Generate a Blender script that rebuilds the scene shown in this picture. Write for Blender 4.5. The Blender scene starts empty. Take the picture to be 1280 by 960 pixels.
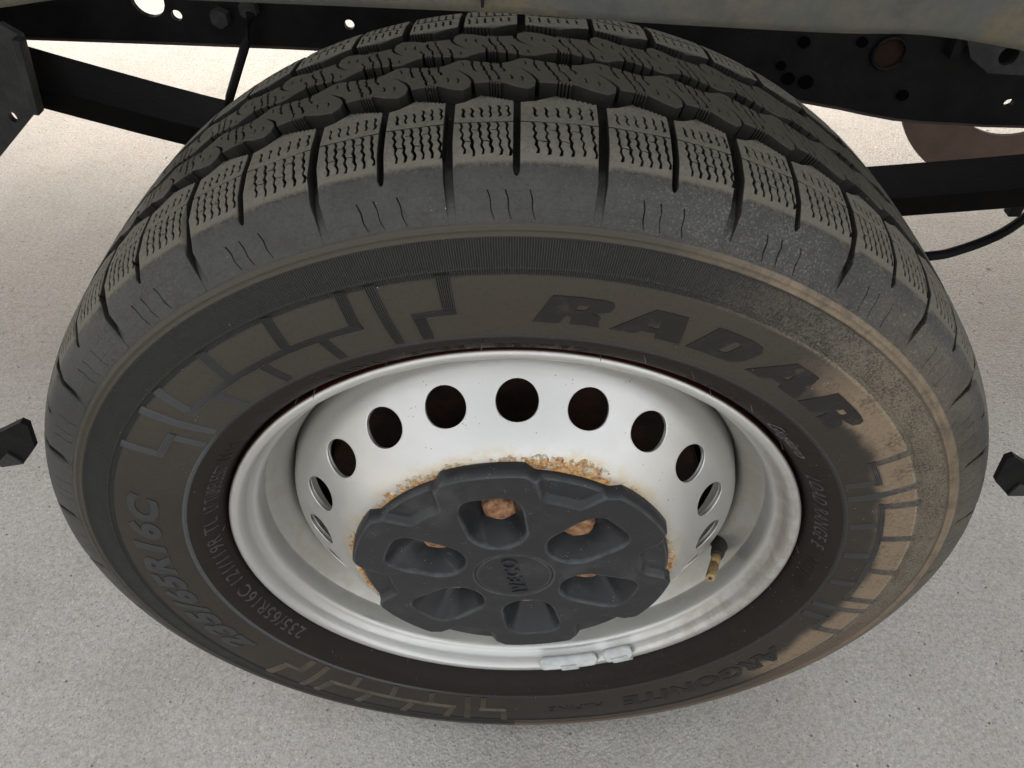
import bpy, bmesh, math, random
import numpy as np
from mathutils import Vector, Matrix
from mathutils.geometry import delaunay_2d_cdt as _cdt
def delaunay_2d_cdt(V, E, F, ty, eps):
    # every input face counter-clockwise, so that inside means inside
    G = []
    for q in F:
        a = sum(V[q[i]].x*V[q[(i+1) % len(q)]].y-V[q[(i+1) % len(q)]].x*V[q[i]].y for i in range(len(q)))
        if abs(a) < 1e-7: continue
        G.append(list(q) if a > 0 else list(q)[::-1])
    return _cdt(V, E, G, ty, eps)
random.seed(4)
S = bpy.context.scene
COL = S.collection
R = math.radians
ZC = 0.350                      # height of the wheel centre above the ground

# ---------------------------------------------------------------- camera
cd = bpy.data.cameras.new('camera'); cam = bpy.data.objects.new('camera', cd); COL.objects.link(cam)
CP = (0.003679, -0.327471, 0.530638 + ZC)
pitch, yaw, roll = 0.799758, -0.014157, -0.005519
f = Vector((math.sin(yaw)*math.cos(pitch), math.cos(yaw)*math.cos(pitch), -math.sin(pitch)))
rr = f.cross(Vector((0, 0, 1))).normalized(); uu = rr.cross(f)
c_, s_ = math.cos(roll), math.sin(roll)
Rv, Uv = rr*c_ + uu*s_, uu*c_ - rr*s_
M = Matrix((Rv, Uv, -f)).transposed().to_4x4(); M.translation = CP
cam.matrix_world = M
cd.sensor_fit = 'HORIZONTAL'; cd.sensor_width = 36.0; cd.lens = 950.08/1280*36
cd.clip_start = 0.01; cd.clip_end = 400
S.camera = cam

# ---------------------------------------------------------------- light
SUN_EL, SUN_AZ = 44, -28        # azimuth measured from +Y towards +X
W = bpy.data.worlds.new('World'); S.world = W; W.use_nodes = True
nt = W.node_tree; nt.nodes.clear()
o = nt.nodes.new('ShaderNodeOutputWorld'); b = nt.nodes.new('ShaderNodeBackground'); sk = nt.nodes.new('ShaderNodeTexSky')
sk.sky_type = 'NISHITA'; sk.sun_disc = False; sk.sun_elevation = R(SUN_EL); sk.sun_rotation = R(SUN_AZ)
sk.air_density = 1.0; sk.dust_density = 6.0; sk.ozone_density = 0.6
hs = nt.nodes.new('ShaderNodeHueSaturation'); hs.inputs['Saturation'].default_value = 0.10
nt.links.new(sk.outputs[0], hs.inputs['Color']); nt.links.new(hs.outputs[0], b.inputs[0]); b.inputs[1].default_value = 0.15
nt.links.new(b.outputs[0], o.inputs[0])
sd = bpy.data.lights.new('sun', 'SUN'); so = bpy.data.objects.new('sun', sd); COL.objects.link(so)
sd.energy = 0.5; sd.angle = R(11); sd.color = (1, 0.94, 0.86)
dv = Vector((math.sin(R(SUN_AZ))*math.cos(R(SUN_EL)), math.cos(R(SUN_AZ))*math.cos(R(SUN_EL)), math.sin(R(SUN_EL))))
so.rotation_euler = dv.to_track_quat('Z', 'Y').to_euler()
S.view_settings.view_transform = 'Standard'; S.view_settings.look = 'None'
S.view_settings.exposure = 1.70; S.view_settings.gamma = 1

# ---------------------------------------------------------------- helpers
def obj(name, me, mat=None, parent=None, loc=(0, 0, 0), rot=(0, 0, 0), **props):
    if isinstance(me, bmesh.types.BMesh):
        m = bpy.data.meshes.new(name); me.to_mesh(m); me.free(); me = m
    ob = bpy.data.objects.new(name, me); COL.objects.link(ob)
    if mat is not None and not me.materials: me.materials.append(mat)
    ob.location = loc; ob.rotation_euler = rot
    if parent is not None: ob.parent = parent
    for k, v in props.items(): ob[k] = v
    return ob
def thing(name, label, cat, loc=(0, 0, 0)):
    e = bpy.data.objects.new(name, None); COL.objects.link(e); e.location = loc; e.empty_display_size = .05
    e['label'] = label; e['category'] = cat
    return e
def pydata(name, V, F, smooth=True):
    m = bpy.data.meshes.new(name); m.from_pydata([tuple(v) for v in V], [], F); m.update()
    if smooth: m.polygons.foreach_set('use_smooth', [True]*len(m.polygons))
    return m
def cyl_pt(th, r, y): return (r*math.sin(th), y, r*math.cos(th))
def lathe(name, prof, n=360, closed=False, smooth=True, a0=0, a1=2*math.pi):
    full = abs(a1-a0-2*math.pi) < 1e-6
    k = n if full else n+1
    V = [cyl_pt(a0+(a1-a0)*i/n, r, y) for i in range(k) for (r, y) in prof]
    m = len(prof); F = []
    for i in range(n):
        j = (i+1) % k
        for q in range(m if closed else m-1):
            q2 = (q+1) % m
            F.append((i*m+q, j*m+q, j*m+q2, i*m+q2))
    return pydata(name, V, F, smooth)
def cr(pts, n=6):
    """Catmull-Rom through points"""
    P = [np.array(p, float) for p in pts]; P = [2*P[0]-P[1]]+P+[2*P[-1]-P[-2]]; out = []
    for i in range(1, len(P)-2):
        for k in range(n):
            t = k/n
            out.append(tuple(.5*((2*P[i])+(-P[i-1]+P[i+1])*t+(2*P[i-1]-5*P[i]+4*P[i+1]-P[i+2])*t*t+(-P[i-1]+3*P[i]-3*P[i+1]+P[i+2])*t**3)))
    out.append(tuple(P[-2])); return out
def sharp_by_angle(me, deg=35):
    bm = bmesh.new(); bm.from_mesh(me)
    for e in bm.edges:
        e.smooth = not (len(e.link_faces) == 2 and e.calc_face_angle(0) > R(deg))
    bm.to_mesh(me); bm.free(); return me
def box_bm(x0, x1, y0, y1, z0, z1, bev=0, bm=None):
    bm = bm or bmesh.new()
    g = bmesh.ops.create_cube(bm, size=1)['verts']
    bmesh.ops.scale(bm, vec=(x1-x0, y1-y0, z1-z0), verts=g)
    bmesh.ops.translate(bm, vec=((x0+x1)/2, (y0+y1)/2, (z0+z1)/2), verts=g)
    if bev:
        es = list({e for v in g for e in v.link_edges})
        bmesh.ops.bevel(bm, geom=es, offset=bev, segments=2, affect='EDGES', profile=.6)
    return bm
def tube_bm(pts, rad, n=12, bm=None, cap=True):
    bm = bm or bmesh.new(); rings = []
    P = [Vector(p) for p in pts]
    for i, p in enumerate(P):
        d = (P[min(i+1, len(P)-1)]-P[max(i-1, 0)]).normalized()
        a = d.cross(Vector((.3, .2, 1)) if abs(d.z) < .9 else Vector((1, 0, 0))).normalized(); c = d.cross(a)
        rd = rad[i] if isinstance(rad, (list, tuple)) else rad
        rings.append([bm.verts.new(p+(a*math.cos(2*math.pi*k/n)+c*math.sin(2*math.pi*k/n))*rd) for k in range(n)])
    for A, B in zip(rings, rings[1:]):
        for k in range(n): bm.faces.new((A[k], A[(k+1) % n], B[(k+1) % n], B[k])).smooth = True
    if cap:
        bm.faces.new(rings[0][::-1]); bm.faces.new(rings[-1])
    bmesh.ops.recalc_face_normals(bm, faces=bm.faces[:])
    return bm
def thicken(bm, t):
    bm.normal_update(); bv = list(bm.verts); bf = list(bm.faces); be = [e for e in bm.edges if len(e.link_faces) == 1]
    d = {v: bm.verts.new(v.co - v.normal*t) for v in bv}
    for fa in bf:
        g = bm.faces.new([d[v] for v in reversed(fa.verts)]); g.smooth = fa.smooth
    for e in be:
        fa = [q for q in e.link_faces if q in set(bf[:0]) or True][0]
        a, c = e.verts
        L = list(fa.verts); i = L.index(a)
        if L[(i+1) % len(L)] != c: a, c = c, a
        bm.faces.new((c, a, d[a], d[c])).smooth = True
    return bm

class NT:
    def __init__(s, name):
        s.m = bpy.data.materials.new(name); s.m.use_nodes = True; s.t = s.m.node_tree
        s.b = s.t.nodes['Principled BSDF']
    def n(s, ty): return s.t.nodes.new('ShaderNode'+ty)
    def lk(s, a, sock):
        if hasattr(a, 'links') or isinstance(a, bpy.types.NodeSocket): s.t.links.new(a, sock)
        elif isinstance(a, (tuple, list)): sock.default_value = (*a[:3], 1) if len(sock.default_value) == 4 else a
        elif sock.type == 'RGBA': sock.default_value = (a, a, a, 1)
        else: sock.default_value = a
    def math(s, op, a, b=0.0, c=0.0, clamp=False):
        x = s.n('Math'); x.operation = op; x.use_clamp = clamp; s.lk(a, x.inputs[0]); s.lk(b, x.inputs[1])
        if op in ('MULTIPLY_ADD', 'SMOOTH_MIN'): s.lk(c, x.inputs[2])
        return x.outputs[0]
    def step(s, v, a, b, lo=0.0, hi=1.0):
        x = s.n('MapRange'); x.interpolation_type = 'SMOOTHSTEP'; s.lk(v, x.inputs[0])
        for i, q in enumerate((a, b, lo, hi)): s.lk(q, x.inputs[i+1])
        return x.outputs[0]
    def band(s, v, a, b, w): return s.math('MULTIPLY', s.step(v, a-w, a+w), s.step(v, b-w, b+w, 1., 0.))
    def mul(s, a, b): return s.math('MULTIPLY', a, b)
    def mix(s, fac, a, b):
        x = s.n('Mix'); x.data_type = 'RGBA'; s.lk(fac, x.inputs[0]); s.lk(a, x.inputs[6]); s.lk(b, x.inputs[7]); return x.outputs[2]
    def noise(s, vec, scale, det=4, rough=.55, dist=0.):
        x = s.n('TexNoise'); s.lk(vec, x.inputs['Vector']); x.inputs['Scale'].default_value = scale
        x.inputs['Detail'].default_value = det; x.inputs['Roughness'].default_value = rough; x.inputs['Distortion'].default_value = dist
        return x.outputs['Fac']
    def vor(s, vec, scale, out='Distance', rnd=1.):
        x = s.n('TexVoronoi'); s.lk(vec, x.inputs['Vector']); x.inputs['Scale'].default_value = scale; x.inputs['Randomness'].default_value = rnd
        return x.outputs[out]
    def coord(s, ob=None):
        x = s.n('TexCoord'); x.object = ob; return x.outputs['Object']
    def polar(s, co):
        x = s.n('SeparateXYZ'); s.lk(co, x.inputs[0]); X, Y, Z = x.outputs
        r = s.math('SQRT', s.math('ADD', s.mul(X, X), s.mul(Z, Z)))
        th = s.math('ARCTAN2', X, Z)
        return r, th, Y, X, Z
    def bump(s, h, dist, strength=1., nrm=None):
        x = s.n('Bump'); s.lk(h, x.inputs['Height']); x.inputs['Distance'].default_value = dist; x.inputs['Strength'].default_value = strength
        if nrm is not None: s.lk(nrm, x.inputs['Normal'])
        return x.outputs[0]
    def out(s, color, rough=.5, metal=0., nrm=None, spec=.5, coat=0.):
        s.lk(color, s.b.inputs['Base Color']); s.lk(rough, s.b.inputs['Roughness']); s.lk(metal, s.b.inputs['Metallic'])
        s.b.inputs['Specular IOR Level'].default_value = spec; s.b.inputs['Coat Weight'].default_value = coat
        if nrm is not None: s.lk(nrm, s.b.inputs['Normal'])
        return s.m

# ---------------------------------------------------------------- the wheel empty first: its axes carry the wear and dust
wheel = thing('wheel_assembly', 'black winter tyre on a silver steel wheel with a dark grey centre cap', 'wheel', (0, 0, ZC))

def rubber_material():
    t = NT('tyre_rubber'); co = t.coord(wheel); r, th, y, X, Z = t.polar(co)
    thd = t.mul(th, 57.2958)
    n1 = t.noise(co, 9, 5, .6); n2 = t.noise(co, 60, 5, .65); n3 = t.noise(co, 420, 4, .7); n4 = t.noise(co, 1500, 2, .6); n5 = t.noise(co, 800, 3, .75)
    base = t.mix(n2, (.022, .0215, .020), (.036, .035, .033))
    bead = t.mix(n2, (.012, .0100, .0088), (.024, .0195, .0165))
    col = t.mix(t.step(r, .247, .2495), bead, base)
    # brownish film on the panel zone
    panel = t.band(r, .2500, .2935, .0006)
    film = t.mul(panel, t.step(t.math('ADD', n1, t.mul(n2, .4)), .45, .95, .35, .85))
    col = t.mix(film, col, (.046, .038, .030))
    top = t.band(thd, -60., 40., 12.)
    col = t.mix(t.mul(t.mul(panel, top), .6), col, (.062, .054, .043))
    ln = t.band(r, .2971, .2984, .0003); col = t.mix(t.mul(ln, .7), col, (.085, .082, .072))
    rl = t.band(r, .2468, .2497, .0004); col = t.mix(t.mul(rl, t.mul(t.step(thd, -46., -56., .25, .85), t.step(thd, -175., -150., .3, 1.))), col, (.085, .090, .096))
    # serrated ring: grey, then pale dirt on the right
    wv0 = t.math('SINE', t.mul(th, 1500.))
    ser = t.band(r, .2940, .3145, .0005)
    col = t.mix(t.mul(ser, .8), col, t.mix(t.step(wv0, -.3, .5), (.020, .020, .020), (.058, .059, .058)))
    # skirt: smooth grey rubber, its sheen painted in as a paler tone
    sk_ = t.band(r, .3215, .3448, .0012)
    col = t.mix(t.mul(sk_, t.step(n2, .25, .7, .6, 1.)), col, (.062, .062, .058))
    sc = t.mul(t.step(n5, .50, .66), t.step(n1, .40, .65, .3, 1.))
    col = t.mix(t.mul(t.mul(sk_, sc), .22), col, (.15, .148, .140))
    col = t.mix(t.mul(t.step(n3, .50, .34), .28), col, (.022, .020, .018))
    ml = t.math('MAXIMUM', t.band(r, .3281, .3286, .0003), t.band(r, .3352, .3356, .0003))
    col = t.mix(t.mul(t.mul(ml, sk_), t.step(n1, .40, .62, .0, .35)), col, (.030, .029, .027))
    stv = t.n('Mapping'); stv.inputs['Scale'].default_value = (1, 5, 1); t.lk(co, stv.inputs[0])
    scrt = t.mul(t.step(t.math('ABSOLUTE', t.math('SUBTRACT', t.noise(stv.outputs[0], 70, 2, .5, 1.2), .5)), .006, .002), t.step(n1, .50, .62))
    col = t.mix(t.mul(t.mul(scrt, sk_), .6), col, (.018, .017, .016))
    # rounded double rim line
    gg = t.band(r, .3150, .3215, .0006)
    col = t.mix(t.mul(gg, .7), col, (.078, .070, .056))
    # tread: worn dusty tops; shade painted into the unworn grooves and cuts
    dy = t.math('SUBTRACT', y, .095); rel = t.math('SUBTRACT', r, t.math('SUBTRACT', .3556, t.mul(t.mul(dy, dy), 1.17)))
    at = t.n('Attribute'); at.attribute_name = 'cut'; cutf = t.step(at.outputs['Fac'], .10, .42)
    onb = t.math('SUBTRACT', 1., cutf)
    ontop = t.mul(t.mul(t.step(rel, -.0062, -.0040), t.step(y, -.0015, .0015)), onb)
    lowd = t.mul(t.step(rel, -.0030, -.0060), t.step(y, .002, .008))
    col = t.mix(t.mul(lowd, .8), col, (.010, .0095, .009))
    shou = t.mul(ontop, t.math('MAXIMUM', t.step(y, .046, .052, 1., 0.), t.step(y, .139, .145)))
    col = t.mix(t.mul(shou, t.step(n3, .3, .7, .65, 1.)), col, t.mix(n4, (.125, .120, .096), (.225, .215, .175)))
    edge = t.mul(t.band(y, -.002, .004, .0015), t.step(r, .343, .3445))
    col = t.mix(t.mul(edge, t.step(n3, .48, .66, 0., .75)), col, (.130, .108, .080))
    cen = t.mul(ontop, t.band(y, .050, .141, .003))
    col = t.mix(t.mul(cen, .85), col, t.mix(n3, (.070, .067, .053), (.112, .107, .087)))
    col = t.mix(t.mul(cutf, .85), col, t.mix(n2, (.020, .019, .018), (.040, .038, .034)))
    # tan road dirt on the right-hand side of the sidewall
    side = t.mul(t.band(t.math('ADD', thd, t.mul(t.math('SUBTRACT', n1, .5), 30.)), 40., 127., 9.), t.step(y, -.004, -.010))
    rad = t.step(t.math('ADD', r, t.mul(t.math('SUBTRACT', n1, .5), .040)), .2655, .2765)
    d1 = t.mul(side, t.mul(rad, t.mul(t.step(r, .3135, .316, 1., .5), t.step(r, .2925, .2945, 1., .45))))
    d1 = t.mul(d1, t.step(t.math('ADD', t.mul(n2, .55), t.math('ADD', t.mul(n3, .6), t.mul(n5, .35))), .50, .78, .30, 1.))
    col = t.mix(t.mul(d1, .88), col, t.mix(n3, (.180, .133, .090), (.275, .212, .150)))
    dsp = t.mul(t.mul(t.band(thd, 30., 120., 18.), t.band(r, .2925, .3138, .001)), t.step(t.math('ADD', n5, t.mul(t.math('SUBTRACT', n2, .5), .35)), .36, .58))
    col = t.mix(t.mul(dsp, t.step(n4, .30, .6, .35, .85)), col, (.30, .262, .20))
    ggr = t.mul(gg, t.band(thd, 20., 120., 10.))
    col = t.mix(t.mul(ggr, t.step(t.math('ADD', n2, t.mul(n3, .4)), .45, .85, .15, .85)), col, (.235, .185, .130))
    low = t.mul(t.band(r, .2995, .36, .002), t.mul(t.step(thd, 85., 120.), t.step(y, .004, -.002)))
    col = t.mix(t.mul(low, .55), col, (.165, .120, .090))
    sk2 = t.mul(t.mul(sk_, t.band(thd, 12., 120., 8.)), t.step(t.math('ADD', n5, t.mul(n2, .3)), .68, .84))
    col = t.mix(t.mul(sk2, .45), col, (.20, .195, .17))
    # specks of grit
    sp = t.mul(t.step(t.vor(co, 260.), .10, .06), t.step(t.math('ADD', t.vor(co, 34.), t.step(thd, 20., 60., .0, -.16)), .32, .12))
    col = t.mix(t.mul(sp, .8), col, (.45, .43, .39))
    # relief
    wv = t.math('SINE', t.mul(th, 1500.))
    h = t.mul(t.mul(wv, t.band(r, .2942, .3140, .0004)), .5)
    nrm = t.bump(h, .0009, 1.)
    nrm = t.bump(t.math('ADD', n3, t.mul(n4, .5)), .0007, .45, nrm)
    rough = t.step(n2, .2, .8, .42, .58)
    rough = t.mix(t.math('MAXIMUM', shou, d1), rough, .9)
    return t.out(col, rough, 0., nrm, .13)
RUB = rubber_material()

def lettering_material():
    t = NT('lettering_rubber'); co = t.coord(wheel); n2 = t.noise(co, 90, 4); n3 = t.noise(co, 500, 3)
    r, th, y, X, Z = t.polar(co); thd = t.mul(th, 57.2958)
    col = t.mix(n2, (.009, .0085, .008), (.018, .017, .016))
    col = t.mix(t.mul(t.step(t.math('ADD', n2, t.mul(n3, .4)), .76, 1.0), t.step(thd, 20., 45., .15, .45)), col, (.13, .10, .07))
    left = t.mul(t.step(thd, -62., -66.), t.step(thd, -170., -120., 0., 1.))
    col = t.mix(t.mul(left, .9), col, (.036, .038, .041))
    return t.out(col, .42, 0., t.bump(n3, .0004, .4), .3)
LET = lettering_material()
def strip_material():
    t = NT('ribbed_rubber'); co = t.coord(wheel); n2 = t.noise(co, 70, 4); n3 = t.noise(co, 500, 3); r, th, y, X, Z = t.polar(co); thd = t.mul(th, 57.2958)
    col = t.mix(n2, (.020, .020, .020), (.036, .036, .036))
    lf = t.mul(t.step(thd, -30., -48.), t.step(thd, -100., -90.))
    col = t.mix(t.mul(lf, .8), col, (.080, .083, .088))
    rt = t.band(thd, 50., 125., 8.); rd = t.step(t.math('ADD', r, t.mul(t.math('SUBTRACT', n2, .5), .03)), .266, .285)
    col = t.mix(t.mul(rt, .7), col, (.055, .056, .056))
    col = t.mix(t.mul(t.mul(rt, rd), t.step(n3, .35, .65, .1, .5)), col, (.22, .175, .125))
    lowm = t.math('MAXIMUM', t.step(thd, -118., -126.), t.step(thd, 150., 160.))
    col = t.mix(t.mul(lowm, t.step(n2, .3, .6, .35, .8)), col, (.125, .098, .073))
    return t.out(col, .42, 0., t.bump(n3, .0003, .3), .3)
STRIP = strip_material()

def wheel_paint():
    t = NT('silver_wheel_paint'); co = t.coord(wheel); r, th, y, X, Z = t.polar(co)
    n1 = t.noise(co, 7, 4); n2 = t.noise(co, 55, 5, .65); n3 = t.noise(co, 300, 4, .7); n4 = t.noise(co, 900, 3)
    col = t.mix(n1, (.54, .54, .525), (.64, .64, .62))
    well = t.mul(t.step(y, .030, .042), t.step(r, .1835, .186))
    col = t.mix(t.mul(well, .6), col, (.40, .40, .36))
    # grime ring stain along the bead seat on the right
    thd = t.mul(th, 57.2958)
    st = t.mul(t.mul(t.band(r, .2065, .2205, .002), t.band(thd, 60., 140., 18.)), t.step(n2, .35, .6))
    col = t.mix(t.mul(st, .4), col, (.30, .23, .15))
    st2 = t.mul(t.mul(t.band(y, .028, .060, .006), t.step(r, .184, .187)), t.step(t.math('ADD', n2, t.mul(n1, .4)), .62, .8))
    col = t.mix(t.mul(st2, .25), col, (.36, .32, .24))
    # faint yellow runs under some holes
    run = t.mul(t.mul(t.step(t.noise(co, 26, 2), .63, .70), t.step(n2, .42, .6)), t.mul(t.step(r, .140, .158), t.step(r, .186, .178)))
    col = t.mix(t.mul(run, .45), col, (.50, .38, .22))
    # black specks
    spk = t.mul(t.step(t.vor(co, 330.), .16, .10), t.step(t.vor(co, 60.), .38, .20))
    spk = t.mul(spk, t.mul(t.step(y, -.012, .0), t.step(r, .2, .185)))
    col = t.mix(t.mul(spk, .85), col, (.05, .045, .04))
    # rust ring round the centre cap, flaky
    w = t.math('ADD', t.mul(t.math('SUBTRACT', t.noise(co, 22, 2), .42), .024), t.math('ADD', t.mul(n2, .006), t.mul(n3, .010)))
    lobes = t.mul(t.math('SINE', t.math('MULTIPLY_ADD', th, 3., 1.3)), .0020)
    lim = t.math('ADD', t.math('ADD', .1178, w), lobes)
    df = t.math('SUBTRACT', lim, r)
    rust = t.mul(t.step(df, -.0010, .0016), t.step(t.noise(co, 170, 4, .7), t.step(df, .0, .008, .50, .34), t.step(df, .0, .008, .58, .44), .0, 1.))
    rcol = t.mix(t.step(t.noise(co, 260, 4, .7), .36, .64), (.22, .085, .025), (.56, .33, .12))
    rcol = t.mix(t.mul(t.step(t.noise(co, 330, 3), .50, .62), t.step(df, .006, .001, .25, 1.)), rcol, (.66, .60, .46))
    col = t.mix(rust, col, rcol)
    halo = t.mul(t.step(df, -.009, .002), t.step(n2, .30, .60))
    col = t.mix(t.mul(halo, t.math('SUBTRACT', .55, t.mul(rust, .55))), col, (.56, .42, .20))
    lipr = t.mul(t.step(r, .2212, .2219), t.step(y, -.0002, .0010))
    col = t.mix(lipr, col, t.mix(n3, (.05, .014, .008), (.16, .04, .015)))
    rough = t.step(n2, .2, .8, .30, .44)
    rough = t.mix(rust, rough, .9)
    flake = t.mul(rust, n3)
    nrm = t.bump(t.math('ADD', t.mul(n3, .12), flake), .0015, .8)
    return t.out(col, rough, t.mix(rust, .72, 0.), nrm, .5)
PAINT = wheel_paint()

def cap_plastic():
    t = NT('cap_plastic'); co = t.coord(wheel); n2 = t.noise(co, 80, 4); n3 = t.noise(co, 700, 3); n4 = t.noise(co, 30, 4)
    col = t.mix(n2, (.0125, .0133, .0152), (.0225, .0240, .0275))
    col = t.mix(t.mul(t.step(n4, .5, .75), .35), col, (.075, .076, .078))
    sp = t.mul(t.step(t.vor(co, 420.), .17, .10), t.step(t.vor(co, 75.), .44, .22))
    col = t.mix(t.mul(sp, .65), col, (.38, .38, .38))
    at = t.n('Attribute'); at.attribute_name = 'edge_wear'; col = t.mix(t.mul(at.outputs['Fac'], t.step(n2, .25, .75, .12, .55)), col, (.11, .112, .116))
    scr = t.mul(t.step(t.noise(t.mul(co, 1.) if False else co, 190, 2, .5, 2.5), .70, .73), t.step(n4, .5, .6))
    col = t.mix(t.mul(scr, .5), col, (.16, .16, .16))
    return t.out(col, t.step(n2, .2, .8, .34, .46), 0., t.bump(n3, .0005, .35), .38)
CAPM = cap_plastic()
def simple(name, c1, c2, scale, rough, metal=0., bd=.0004, spec=.5):
    t = NT(name); co = t.coord(); n = t.noise(co, scale, 5, .65); n2 = t.noise(co, scale*7, 4)
    return t.out(t.mix(t.step(n, .3, .7), c1, c2), rough, metal, t.bump(t.math('ADD', n, n2), bd, .6), spec)
RUST = simple('rusty_steel', (.16, .055, .022), (.46, .27, .15), 160, .85, 0, .0012)
ROTOR = simple('brake_rust', (.005, .003, .002), (.050, .018, .007), 40, .8, 0, .001)
BLACKM = simple('black_chassis_paint', (.0035, .0035, .0038), (.009, .0088, .0088), 30, .55, 0, .0008, .10)
BRACK = simple('grey_chassis_paint', (.014, .0145, .015), (.030, .031, .031), 40, .5, 0, .001, .2)
BRASS = simple('valve_brass', (.42, .28, .13), (.55, .40, .22), 300, .4, .9)
BLKRUB = simple('black_rubber', (.012, .011, .010), (.022, .019, .017), 200, .6)
ZINC = simple('zinc_weight', (.46, .485, .475), (.60, .625, .61), 120, .5, .15, .0003)
BROWN = simple('brown_primer', (.075, .042, .027), (.110, .066, .045), 22, .6)
def sill_material():
    t = NT('dusty_grey_panel'); co = t.coord(); n1 = t.noise(co, 9, 5, .6); n2 = t.noise(co, 180, 5, .7); n3 = t.noise(co, 900, 2)
    col = t.mix(n2, (.048, .051, .048), (.080, .084, .078))
    col = t.mix(t.mul(t.step(n1, .42, .60), t.step(n2, .35, .6, .3, 1.)), col, (.105, .088, .055))
    col = t.mix(t.mul(t.step(t.noise(co, 28, 4, .7), .55, .70), .55), col, (.035, .036, .034))
    col = t.mix(t.mul(t.step(t.vor(co, 55.), .12, .06), .4), col, (.25, .25, .24))
    return t.out(col, .6, .1, t.bump(n3, .0004, .5), .4)
SILL = sill_material()
def ground_material():
    t = NT('asphalt'); g = t.n('NewGeometry'); co = g.outputs['Position']
    n1 = t.noise(co, 2.2, 5, .6); n2 = t.noise(co, 38, 4, .65); n3 = t.noise(co, 340, 5, .8); n4 = t.noise(co, 700, 3, .7)
    v = t.vor(co, 300., 'Color'); sv = t.n('SeparateColor'); t.lk(v, sv.inputs[0]); vd = t.vor(co, 300.)
    v2 = t.vor(co, 130., 'Color'); sv2 = t.n('SeparateColor'); t.lk(v2, sv2.inputs[0]); vd2 = t.vor(co, 130.)
    col = t.mix(n1, (.510, .494, .462), (.580, .563, .530))
    col = t.mix(t.mul(t.step(n3, .44, .66), .7), col, (.640, .612, .565))
    col = t.mix(t.mul(t.step(n3, .50, .30), .6), col, (.265, .247, .218))
    col = t.mix(t.mul(t.step(n4, .50, .35), .35), col, (.245, .226, .198))
    col = t.mix(t.mul(t.step(sv.outputs[0], .74, .86), t.step(vd, .50, .28)), col, (.66, .635, .59))
    col = t.mix(t.mul(t.step(sv.outputs[1], .88, .94), t.step(vd, .45, .1)), col, (.25, .23, .20))
    col = t.mix(t.mul(t.step(sv2.outputs[0], .95, .97), t.step(vd2, .30, .16)), col, (.68, .65, .58))
    col = t.mix(t.mul(t.step(sv2.outputs[1], .95, .97), t.step(vd2, .26, .14)), col, (.14, .12, .10))
    col = t.mix(t.mul(t.step(n2, .52, .72), .35), col, (.43, .385, .32))
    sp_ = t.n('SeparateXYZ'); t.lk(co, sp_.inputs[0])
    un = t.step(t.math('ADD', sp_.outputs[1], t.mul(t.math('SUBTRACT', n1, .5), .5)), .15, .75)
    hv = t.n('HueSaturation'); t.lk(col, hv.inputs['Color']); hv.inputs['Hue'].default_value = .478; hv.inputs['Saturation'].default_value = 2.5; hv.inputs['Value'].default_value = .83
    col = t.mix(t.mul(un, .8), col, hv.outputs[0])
    patch = t.step(t.noise(co, 5.5, 5, .65), .42, .66); col = t.mix(t.mul(patch, .22), col, (.30, .275, .235))
    col = t.mix(t.step(t.noise(co, 150, 5, .8), .54, .40, .0, .34), col, (.20, .185, .16))
    h = t.math('ADD', t.mul(n3, 1.), t.math('ADD', t.mul(t.math('SUBTRACT', 1., vd), .6), t.mul(n2, .5)))
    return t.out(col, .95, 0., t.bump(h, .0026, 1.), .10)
GROUND = ground_material()

# ---------------------------------------------------------------- ground
bm = bmesh.new(); bmesh.ops.create_grid(bm, x_segments=8, y_segments=8, size=150)
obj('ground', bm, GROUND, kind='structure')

# loose grit
GRIT = simple('grit_stone', (.22, .20, .17), (.50, .47, .41), 500, .9)
bm = bmesh.new(); rg = random.Random(9)
for k in range(420):
    x = rg.uniform(-1.5, 1.5); y = rg.uniform(-.2, 1.6); r = rg.choice((.0009, .0012, .0016, .0024)) * rg.uniform(.7, 1.3)
    g = bmesh.ops.create_icosphere(bm, subdivisions=1, radius=r)['verts']
    for v in g: v.co = Vector((v.co.x*rg.uniform(.8, 1.5)+x, v.co.y*rg.uniform(.7, 1.2)+y, v.co.z*rg.uniform(.5, .8)+r*.35))
obj('grit', bm, GRIT, kind='stuff')

# ================================================================ TYRE
CY = 0.095                                        # centre plane of the tyre
side_pts = [(.2224, .0085), (.2240, .0042), (.2264, -.0004), (.2310, -.0066), (.2380, -.0122), (.2485, -.0160), (.2650, -.0194), (.2800, -.0208), (.2970, -.0203), (.3100, -.0186), (.3220, -.0160)]
skirt_pts = [(.3220, -.0162), (.3260, -.0148), (.3320, -.0118), (.3380, -.0078), (.3425, -.0040), (.3450, -.0004)]
tread_pts = [(.3450, -.0004), (.3478, .0055), (.3503, .0140), (.3526, .0270), (.3540, .0450), (.3550, .0650), (.3556, .0950)]
SD = np.array(cr(side_pts, 10)); SKC = np.array(cr(skirt_pts, 10)); TR = np.array(cr(tread_pts, 10))
def y_side(r): return float(np.interp(r, SD[:, 0], SD[:, 1]))
def r_tread(y):
    if y > CY: y = 2*CY-y
    return float(np.interp(y, TR[:, 1], TR[:, 0]))
sk_s = np.concatenate([[0], np.cumsum(np.hypot(*np.diff(SKC, axis=0).T))]); SKL = sk_s[-1]
def skirt(v):                                      # v from -SKL (bottom) to 0 (tread edge)
    return float(np.interp(v+SKL, sk_s, SKC[:, 0])), float(np.interp(v+SKL, sk_s, SKC[:, 1]))
SKn = []
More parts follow.
